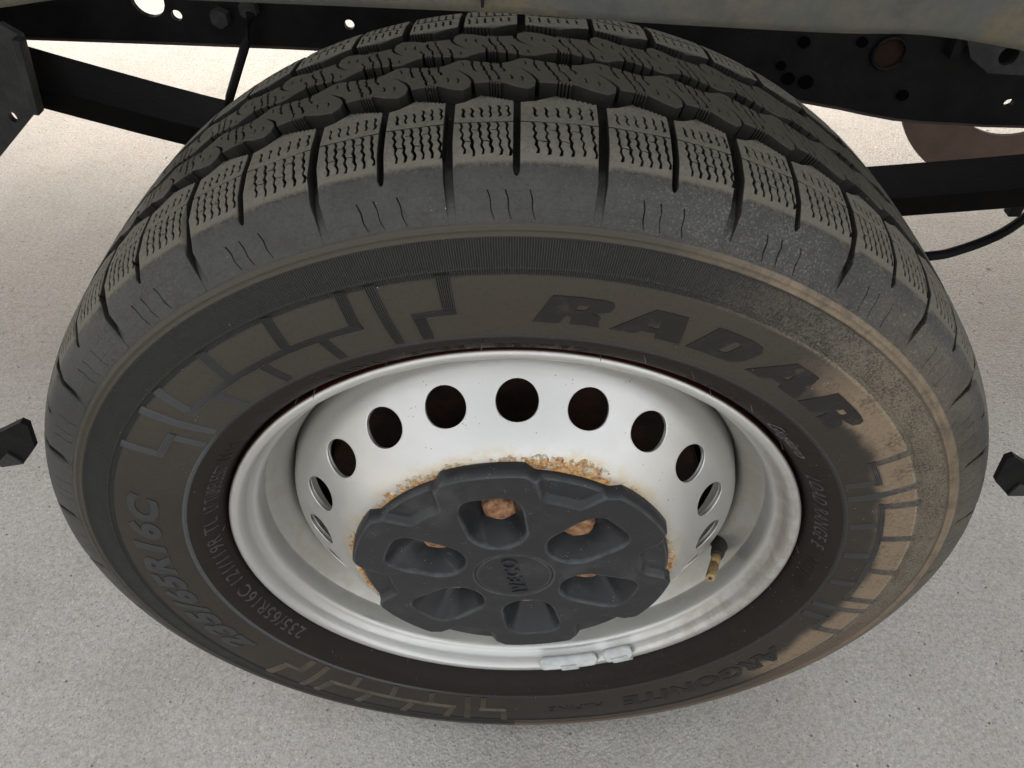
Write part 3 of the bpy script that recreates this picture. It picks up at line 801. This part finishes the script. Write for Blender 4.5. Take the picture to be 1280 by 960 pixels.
# lug nuts
for k in range(6):
    a = R(-10+60*k); bm = bmesh.new()
    prof_n = [(.0118*1.155, .0100, 6), (.0118*1.155, .0012, 6)]
    hexr = .0120*1.155
    def hring(r, y, circ=0., n=36):
        o_ = []
        for i in range(n):
            t = 2*math.pi*i/n; hx = r/ (math.cos(((t+math.pi/6) % (math.pi/3))-math.pi/6)) * math.cos(math.pi/6)
            q = hx*(1-circ)+r*math.cos(math.pi/6)*circ
            o_.append(bm.verts.new((q*math.cos(t), y, q*math.sin(t))))
        return o_
    RS = [hring(hexr, .012), hring(hexr, .0016), hring(hexr*.97, .0002, .4), hring(hexr*.80, -.0012, 1.), hring(hexr*.45, -.0016, 1.), hring(hexr*.05, -.0017, 1.)]
    for A, B in zip(RS, RS[1:]):
        for i in range(36): bm.faces.new((A[i], A[(i+1) % 36], B[(i+1) % 36], B[i])).smooth = True
    bm.faces.new(RS[-1]); bmesh.ops.recalc_face_normals(bm, faces=bm.faces[:])
    obj('lug_nut', bm, RUST, wheel, loc=cyl_pt(a, .0632, -.0025), rot=(0, a+k*.4, 0))

# ================================================================ CENTRE CAP (polar height field)
def smin(a, b_, k):
    h = np.clip(.5+.5*(b_-a)/k, 0, 1); return b_*(1-h)+a*h-k*h*(1-h)
NTH, NR = 900, 190
def sst(x, a, b_):
    t = np.clip((x-a)/(b_-a), 0, 1); return t*t*(3-2*t)
TH = np.linspace(0, 2*math.pi, NTH, endpoint=False)
phi = (np.degrees(TH)+10+30) % 60-30               # -30..30 about each pocket
psi = (np.degrees(TH)-20+30) % 60-30               # about each notch
edge_r = 125.6-5.4*sst(-np.abs(psi), -17.0, -12.5)
q = np.linspace(0, 1, NR)**.85
Rg = q[:, None]*edge_r[None, :]
PH = np.radians(phi)[None, :]
u = Rg*np.cos(PH); v = Rg*np.sin(PH)
vc = v+1.6
hw = 22.4+np.clip(u-61.5, 0, 60)*.06
dr_ = 22.4-np.hypot(u-61.5, vc)
ds_ = hw-np.abs(vc)
d = np.where(u < 61.5, dr_, ds_)
d = smin(d, (102.5-u)*.9, 20)
out_sl = (101.5-u)
wallz = np.where(d > 0, 2.1*d, 0)
side_w = np.where(d > 0, 2.0*d, 0)
wl = np.where(u < 61.5, wallz, wallz+(side_w-wallz)*sst(u, 61.5, 82))
fl = np.clip(out_sl, 0, 99)*1.12
dep = smin(wl, fl, 4.5); dep = np.where(np.minimum(wl, fl) <= 0, 0, dep)
dep = smin(dep, np.full_like(dep, 23.), 2.5)
dep = np.maximum(dep, 0); dep = np.where(d > 0, dep*sst(d, -.6, 2.2)**.5, 0)
PS = np.radians(psi)[None, :]; nu = Rg*np.cos(PS); nv = np.abs(Rg*np.sin(PS))
inner_n = nu-(97.5-np.clip(nv-3, 0, 30)*.10)
side_n = (15.5+(nu-97.5)*.62)-nv
dn = np.minimum(inner_n, side_n)
dn = smin(inner_n, side_n, 5)
notch = 4.6*sst(dn, 0, 6.5)
H = -21.2+1.9*(Rg/120)**2                          # face, slightly domed
H = H+dep+notch
er = edge_r[None, :]-Rg
H = H+2.2*(1-sst(er, 0, 2.6))**2
gro = np.abs(Rg-30.2); H = H+1.3*(1-sst(gro, .35, .95)); H = H+np.where(Rg < 30.2, .35, 0)
pts = np.stack([Rg*np.sin(TH)[None, :], H, Rg*np.cos(TH)[None, :]], -1)/1000
V = pts.reshape(-1, 3).tolist(); F = []
for i in range(NR-1):
    for j in range(NTH):
        k = (j+1) % NTH
        if i == 0: F.append((j, NTH+j, NTH+k))
        else: F.append((i*NTH+j, (i+1)*NTH+j, (i+1)*NTH+k, i*NTH+k))
base_i = len(V); L0 = (NR-1)*NTH
for s_i, (dr2, yy_) in enumerate(((.0004, -.0100), (.0006, -.0062), (-.004, -.0060))):
    for j in range(NTH):
        rr_ = (edge_r[j]/1000)+dr2
        yv = max(yy_, V[L0+j][1]+.001*(s_i+1)) if s_i < 1 else yy_
        V.append([rr_*math.sin(TH[j]), yv, rr_*math.cos(TH[j])])
for s_i in range(3):
    A = L0 if s_i == 0 else base_i+(s_i-1)*NTH; B = base_i+s_i*NTH
    for j in range(NTH): k = (j+1) % NTH; F.append((A+j, B+j, B+k, A+k))
cap_me = pydata('centre_cap', V, F)
kc = np.clip(np.round(1.6/(np.maximum(Rg[:, 0], 8)*2*math.pi/NTH)).astype(int), 1, 40)
Hl = np.stack([np.roll(H[i], kc[i]) for i in range(NR)]); Hr = np.stack([np.roll(H[i], -kc[i]) for i in range(NR)])
Hu = np.vstack([H[2:], H[-1:], H[-1:]]); Hd = np.vstack([H[:1], H[:1], H[:-2]])
wear = np.clip(((Hl+Hr+Hu+Hd)/4-H-.03)/.35, 0, 1)*(Rg > 24)
wv = np.concatenate([wear.ravel(), np.repeat(wear[-1][None, :]*0, 3, 0).ravel()])
at_ = cap_me.attributes.new('edge_wear', 'FLOAT', 'POINT'); at_.data.foreach_set('value', wv.astype(np.float32))
cap = obj('centre_cap', cap_me, CAPM, wheel)
# embossed word on the cap centre, reading upwards
Vt, Ft = text_polys('IVECO', .008, 0, 1.12)
xs = [p[0] for p in Vt]; ys = [p[1] for p in Vt]; cx, cy = (min(xs)+max(xs))/2, (min(ys)+max(ys))/2
sc = 49./(max(xs)-min(xs)); tl = R(102)
def emb(x, y, h):
    x = (x-cx)*sc; y = (y-cy)*sc*1.05
    X = x*math.cos(tl)-y*math.sin(tl); Z = x*math.sin(tl)+y*math.cos(tl)
    return (X/1000, -.02085-h/1000, Z/1000)
relief('cap_lettering', Vt, Ft, emb, 1.1, CAPM, wheel, 0)
wheel_children = [c for c in bpy.data.objects if c.name.startswith('cap_lettering')]
for c in wheel_children: c.parent = cap

# balance weights clipped on the rim lip
def weight(a0, a1, tab0, tab1, label):
    n = 40; V = []; F = []; cs = 14
    for i in range(n+1):
        t = i/n; a = R(a0+(a1-a0)*t); e = min(t, 1-t)*abs(a1-a0)*.213*math.pi/180*1000
        k = math.sqrt(max(0, 1-(1-min(1, e/5.0))**2)); k = max(k, .12)
        for j in range(cs):
            p = 2*math.pi*j/cs; cx_ = math.copysign(abs(math.cos(p))**.7, math.cos(p)); sy_ = math.copysign(abs(math.sin(p))**.7, math.sin(p))
            al = cx_*.0068*k; nn_ = sy_*.0034*(.5+.5*k)
            # axis of the section lies along the flange's inner slope
            r = .2092+al*.55-nn_*.80*1.0; y = .0012-al*.80-nn_*.55
            V.append(cyl_pt(a, r, y))
    for i in range(n):
        for j in range(cs): F.append((i*cs+j, i*cs+(j+1) % cs, (i+1)*cs+(j+1) % cs, (i+1)*cs+j))
    F.append(tuple(range(cs))); F.append(tuple(n*cs+j for j in range(cs)))
    ob = obj('balance_weight', pydata('balance_weight', V, F), ZINC, rim, label=label)
    # steel clip over the lip
    pr = [(.2080, -.0042), (.2140, -.0050), (.2190, -.0030), (.2222, -.0018), (.2236, .0012), (.2240, .0040), (.2226, .0040), (.2222, .0020), (.2206, -.0008), (.2180, -.0012), (.2140, -.0010), (.2080, .0)]
    me = lathe('clip', pr, 12, closed=True, smooth=False, a0=R(tab0), a1=R(tab1)); me.materials.append(ZINC)
    bm = bmesh.new(); bm.from_mesh(me); bmesh.ops.holes_fill(bm, edges=[e for e in bm.edges if len(e.link_faces) == 1], sides=0); bm.to_mesh(me); bm.free()
    me2 = me; bmj = bmesh.new(); bmj.from_mesh(ob.data); bmj.from_mesh(me2); bmj.to_mesh(ob.data); bmj.free()
weight(157.2, 173.2, 163.0, 167.3, 'longer pale clip-on balance weight at the bottom of the rim')
weight(147.2, 155.4, 148.6, 153.2, 'shorter pale clip-on balance weight at the bottom right of the rim')

# valve stem
def P3(a, r, y): return Vector(cyl_pt(R(a), r, y))
b0, b1 = P3(107.5, .1925, .0450), P3(105.8, .1725, .0050)
L = lambda t: b0+(b1-b0)*t
valve = obj('valve_stem', tube_bm([L(-.12), L(.0), L(.06), L(.30), L(.36)], [.0085, .0085, .0066, .0058, .0050], 24), BLKRUB, rim)
obj('valve_thread', tube_bm([L(.34), L(.36), L(.55), L(.56), L(.60), L(.61), L(.97), L(1.0)], [.0038, .0042, .0042, .0036, .0036, .0041, .0041, .0036], 20), BRASS, valve)
obj('valve_core', tube_bm([L(.985), L(1.004)], [.0016, .0016], 12), BLKRUB, valve)

# ================================================================ TRUCK
truck = thing('truck', 'underside and grey dusty lower side panel of a truck above the wheel', 'truck', (0, 0, 0))
def wpt(x, y, z): return (x, y, z+ZC)
def plate(name, outline, y0, y1, mat, holes=(), parent=truck, bev=0., label=None, segs=20):
    """flat plate in the XZ plane from outline (x,z above wheel centre), real thickness y0..y1, through holes"""
    V = [Vector(p) for p in outline]; F = [list(range(len(V)))]
    for (hx, hz, rx, rz) in holes:
        i = len(V); V += [Vector((hx+rx*math.cos(2*math.pi*k/segs), hz+rz*math.sin(2*math.pi*k/segs))) for k in range(segs)]; F.append(list(range(i, len(V))))
    vo, eo, fo, ov, oe, of = delaunay_2d_cdt(V, [], F, 0, 1e-6)
    keep = [f_ for f_, og in zip(fo, of) if 0 in og and len(og) == 1]
    bm = bmesh.new(); vs = [bm.verts.new(wpt(p.x, y0, p.y)) for p in vo]
    fs = [bm.faces.new([vs[i] for i in f_]) for f_ in keep]
    ex = bmesh.ops.extrude_face_region(bm, geom=fs, use_keep_orig=True)
    bmesh.ops.translate(bm, vec=(0, y1-y0, 0), verts=[g for g in ex['geom'] if isinstance(g, bmesh.types.BMVert)])
    bmesh.ops.delete(bm, geom=[v for v in bm.verts if not v.link_faces], context='VERTS')
    bmesh.ops.recalc_face_normals(bm, faces=bm.faces[:])
    ob = obj(name, bm, mat, parent)
    if label: ob['label'] = label
    return ob
# lower side panel of the body: swept section, lower edge following the arch
edge = [(-.72, .365), (-.42, .392), (-.29, .404), (-.225, .4105), (-.19, .4148), (-.163, .4152), (-.107, .4132), (-.041, .4106), (.0, .4088), (.061, .4048), (.139, .4008), (.177, .4000), (.222, .3935), (.28, .380), (.45, .352), (.75, .325)]
edge = cr(edge, 4)
sec = [(.030, .018), (.008, .001), (.004, -.0012), (.0, .0), (-.002, .004), (-.003, .012), (-.010, .040), (-.012, .105), (-.006, .112), (.030, .112)]
V = []; F = []
for x, z in edge:
    for k, (dy, dz) in enumerate(sec): V.append(wpt(x, .010+dy, (z+dz) if k < 7 else .405+dz))
m = len(sec)
for i in range(len(edge)-1):
    for k in range(m-1): F.append((i*m+k, (i+1)*m+k, (i+1)*m+k+1, i*m+k+1))
bm = bmesh.new(); me = pydata('body_side_panel', V, F); bm.from_mesh(me); bmesh.ops.recalc_face_normals(bm, faces=bm.faces[:])
if sum(fc.normal.y*fc.calc_area() for fc in bm.faces) > 0: bmesh.ops.reverse_faces(bm, faces=bm.faces[:])
thicken(bm, .0015)
panel = obj('body_side_panel', bm, SILL, truck, label='grey dusty lower side panel')
obj('panel_seam', box_bm(-.0130, -.0118, .0035, .0078, ZC+.4135, ZC+.50), BLACKM, panel)
obj('unseen_load_floor', box_bm(-2.6, 2.6, .43, 1.98, ZC+.62, ZC+.68, .004), BLACKM, truck)  # unseen floor, height and extent set for the light below
obj('unseen_body_wall', box_bm(-2.6, 2.6, .41, .428, ZC+.49, ZC+2.2, .003), SILL, truck)  # unseen box body (walls, roof), added to keep the near side in shade
obj('unseen_body_roof', box_bm(-2.6, 2.6, .43, 1.98, ZC+2.21, ZC+2.25, .003), SILL, truck)
obj('unseen_body_wall', box_bm(-2.6, 2.6, 1.985, 2.0, ZC+.60, ZC+2.2, .003), SILL, truck)
for x in (-.62, .72, 1.6): obj('rail_outrigger', box_bm(x-.03, x+.03, .03, .41, ZC+.44, ZC+.50, .003), BLACKM, truck)

# chassis rail, a plate with a small lower lip
lowz = [(-1.2, .262), (-.60, .251), (-.47, .2475), (-.27, .2405), (-.18, .2365), (-.05, .228), (.12, .207), (.285, .1855), (.38, .1675), (.45, .1625), (.51, .160), (.80, .157), (2.4, .157)]
lz = cr(lowz, 3)
outl = [tuple(p) for p in lz]+[(2.4, .49), (-1.2, .49)]
rail = plate('chassis_rail', outl, .400, .406, BLACKM, holes=[(-.336, .2795, .0150, .0145), (-.3135, .2665, .0050, .0048), (-.1555, .2582, .0046, .0046), (.4860, .1835, .0050, .0040), (-.012, .30, .006, .006)])
V = []; F = []
for x, z in lz:
    for dy, dz in ((.0, -.0015), (.014, -.0015), (.014, .0035), (.0, .0035)): V.append(wpt(x, .3995+dy+.002, z+dz-.002))
for i in range(len(lz)-1):
    for k in range(4): F.append((i*4+k, i*4+(k+1) % 4, (i+1)*4+(k+1) % 4, (i+1)*4+k))
obj('rail_lip', pydata('rail_lip', V, F, False), simple('lip_primer', (.030, .020, .016), (.045, .030, .024), 30, .6), rail)
def ellipse_cyl(name, x, z, rx, rz, y0, y1, mat, parent, n=24):
    bm = bmesh.new(); A = []; B = []
    for k in range(n):
        c, s = math.cos(2*math.pi*k/n), math.sin(2*math.pi*k/n)
        A.append(bm.verts.new(wpt(x+rx*c, y0, z+rz*s))); B.append(bm.verts.new(wpt(x+rx*c, y1, z+rz*s)))
    for k in range(n): bm.faces.new((A[k], A[(k+1) % n], B[(k+1) % n], B[k]))
    bm.faces.new(A); bm.faces.new(B[::-1]); bmesh.ops.recalc_face_normals(bm, faces=bm.faces[:])
    return obj(name, bm, mat, parent)
SPRM = simple('black_spring_paint', (.0020, .0020, .0020), (.0045, .0035, .003), 30, .6, 0, .0004, .05)
HOLEM = simple('hole_shade', (.001, .001, .001), (.002, .002, .002), 30, .9, 0, .0004, .02)
for x, z, r in ((.268, .243, .0055), (.252, .221, .0045), (.262, .2385-.03, .0062), (.280, .205, .0068), (.322, .243, .005), (.378, .192, .0055)):
    ellipse_cyl('rail_hole_disc', x, z, r, r*.9, .3965, .4005, HOLEM, rail)  # near-black discs standing in for the shade inside open rail holes
ellipse_cyl('rusty_hole_disc', .350, .2330, .0145, .0140, .3985, .4002, simple('hole_rust_dark', (.018, .010, .007), (.030, .018, .013), 60, .8, 0, .0004, .05), rail)  # brown disc for an open rusty hole, the recess's darkness painted in
obj('rusty_hole_rim', tube_bm([wpt(.350+.0150*math.cos(a), .3965, .233+.0145*math.sin(a)) for a in np.linspace(0, 2*math.pi, 30)], .0018, 8, cap=False), BLACKM, rail)
for x, z in ((-.272, .266), (-.244, .274)):
    bm = bmesh.new()
    bmesh.ops.create_cone(bm, segments=6, radius1=.0095, radius2=.0085, depth=.008, cap_ends=True, matrix=Matrix.Translation(wpt(x, .395, z)) @ Matrix.Rotation(R(90), 4, 'X'))
    obj('rail_bolt', bm, BRACK, rail)
# shallow welded bracket on the right part of the rail
plate('rail_bracket', [(.402, .262), (.418, .236), (.440, .222), (.474, .220), (.500, .246), (.520, .262), (.520, .30), (.402, .30)], .380, .386, BRACK, holes=[(.452, .238, .009, .009)])
obj('rail_bracket_rib', box_bm(.402, .412, .386, .400, ZC+.232, ZC+.30, .001), BLACKM, truck)

# leaf springs, left and right of the axle
def bar(name, pts, h, y0, y1, mat, leaves=1):
    root = None
    for q in range(leaves):
        V = []; F = []
        for x, z in pts:
            zt = z-.018; zb = z-.040
            for yy_, zz_ in ((y0, zb), (y0, zt), (y1, zt), (y1, zb)): V.append(wpt(x, yy_, zz_))
        for i in range(len(pts)-1):
            for k in range(4): F.append((i*4+k, i*4+(k+1) % 4, (i+1)*4+(k+1) % 4, (i+1)*4+k))
        F.append((0, 1, 2, 3)); n = 4*(len(pts)-1); F.append((n+3, n+2, n+1, n))
        me = pydata(name, V, F, False); bm = bmesh.new(); bm.from_mesh(me); bmesh.ops.recalc_face_normals(bm, faces=bm.faces[:]); bmesh.ops.bevel(bm, geom=[e for e in bm.edges if len(e.link_faces) == 2 and e.calc_face_angle(0) > 1.2], offset=.0012, segments=1, affect='EDGES'); 
        if root is None: root = obj(name, bm, mat, truck)
        else: obj('spring_leaf', bm, mat, root)
    return root
bar('leaf_spring', cr([(-.62, .305), (-.50, .276), (-.43, .2535), (-.30, .214), (-.20, .190), (-.05, .155), (.06, .130), (.18, .128), (.30, .135), (.355, .1385), (.489, .151), (.62, .166), (1.0, .21)], 3), .046, .325, .388, SPRM, 1)
obj('axle_tube', tube_bm([wpt(0, .21, 0), wpt(0, 1.55, 0)], .045, 24), BLACKM, truck)
obj('spring_clamp', box_bm(-.06, .06, .315, .390, ZC+.03, ZC+.15, .004), BLACKM, truck)
# hanger plate at the left
hang = plate('spring_hanger', [(-.46, .296), (-.414, .296), (-.402, .287), (-.4145, .226), (-.472, .179), (-.56, .11), (-.66, .11), (-.66, .296)], .300, .306, BRACK, holes=[(-.4415, .2175, .0035, .0050)])
obj('hanger_flange', box_bm(-.0035, .0035, -.011, .0, -.032, .032, .001), BRACK, hang, loc=wpt(-.4075, .300, .256), rot=(0, R(11.5), 0))
# load sensing rod and hose
obj('brake_rod', tube_bm([wpt(-.238, .38, .275), wpt(-.249, .38, .249), wpt(-.277, .38, .199), wpt(-.30, .38, .15)], .0042, 12), BLACKM, truck)
obj('brake_hose', tube_bm([wpt(*p) for p in cr([(.36, .35, .028), (.446, .35, .035), (.475, .35, .043), (.509, .35, .063), (.530, .35, .090), (.56, .35, .14)], 6)], .0052, 12), BLACKM, truck)
obj('hose_clip', box_bm(.505, .517, .345, .357, ZC+.088, ZC+.100, .001), BLACKM, truck)
# brown curved bracket seen below the rail at the right
cx0, cz0 = .703, .090
arc = []
for a in np.linspace(R(172), R(368), 44): arc.append((a, .181, .112))
V = []; F = []
for a, ro, ri in arc:
    for rr_, yy_ in ((ro, .70), (ro, .706), (ri, .706), (ri, .70)): V.append(wpt(cx0+rr_*math.cos(a), yy_, cz0+.02+rr_*math.sin(a)*1.06))
for i in range(len(arc)-1):
    for k in range(4): F.append((i*4+k, i*4+(k+1) % 4, (i+1)*4+(k+1) % 4, (i+1)*4+k))
me = sharp_by_angle(pydata('curved_bracket', V, F)); obj('curved_bracket', me, BROWN, truck, label='brown curved steel bracket')

# side guard bar ends, left and right
def guard(sx, label):
    P = [(.290, .204), (.2752, .2122), (.2722, .2095), (.277, .190), (.289, .1768), (.305, .173), (.40, .125), (.45, .095), (1.4, .095), (1.4, .140), (.42, .140)]
    if sx > 0: P = [(.297, .181), (.2885, .187), (.2852, .1845), (.2885, .163), (.3005, .151), (.311, .151), (.40, .10), (.44, .080), (1.4, .080), (1.4, .125), (.41, .125)]
    o = [(sx*x, z) for x, z in P]
    g = plate('side_guard_bar', o, -.050, -.046, BLACKM, label=label)
    for px in (.75, 1.25): obj('guard_post', box_bm(min(sx*px, sx*(px+.04)), max(sx*px, sx*(px+.04)), -.0455, -.030, ZC+.085, ZC+.47, .002), BLACKM, g); obj('guard_post', box_bm(min(sx*px, sx*(px+.04)), max(sx*px, sx*(px+.04)), -.030, .41, ZC+.45, ZC+.47, .002), BLACKM, g)
    o2 = [(sx*x, z) for x, z in ([(.289, .1768), (.304, .1735), (.3035, .178), (.294, .187)] if sx < 0 else [(.3005, .151), (.311, .151), (.311, .157), (.303, .163)])]
    plate('guard_return', o2, -.0515, -.0502, BRACK, parent=g)
guard(-1, 'black bent end of the side guard bar at the left edge')
guard(1, 'black bent end of the side guard bar at the right edge')
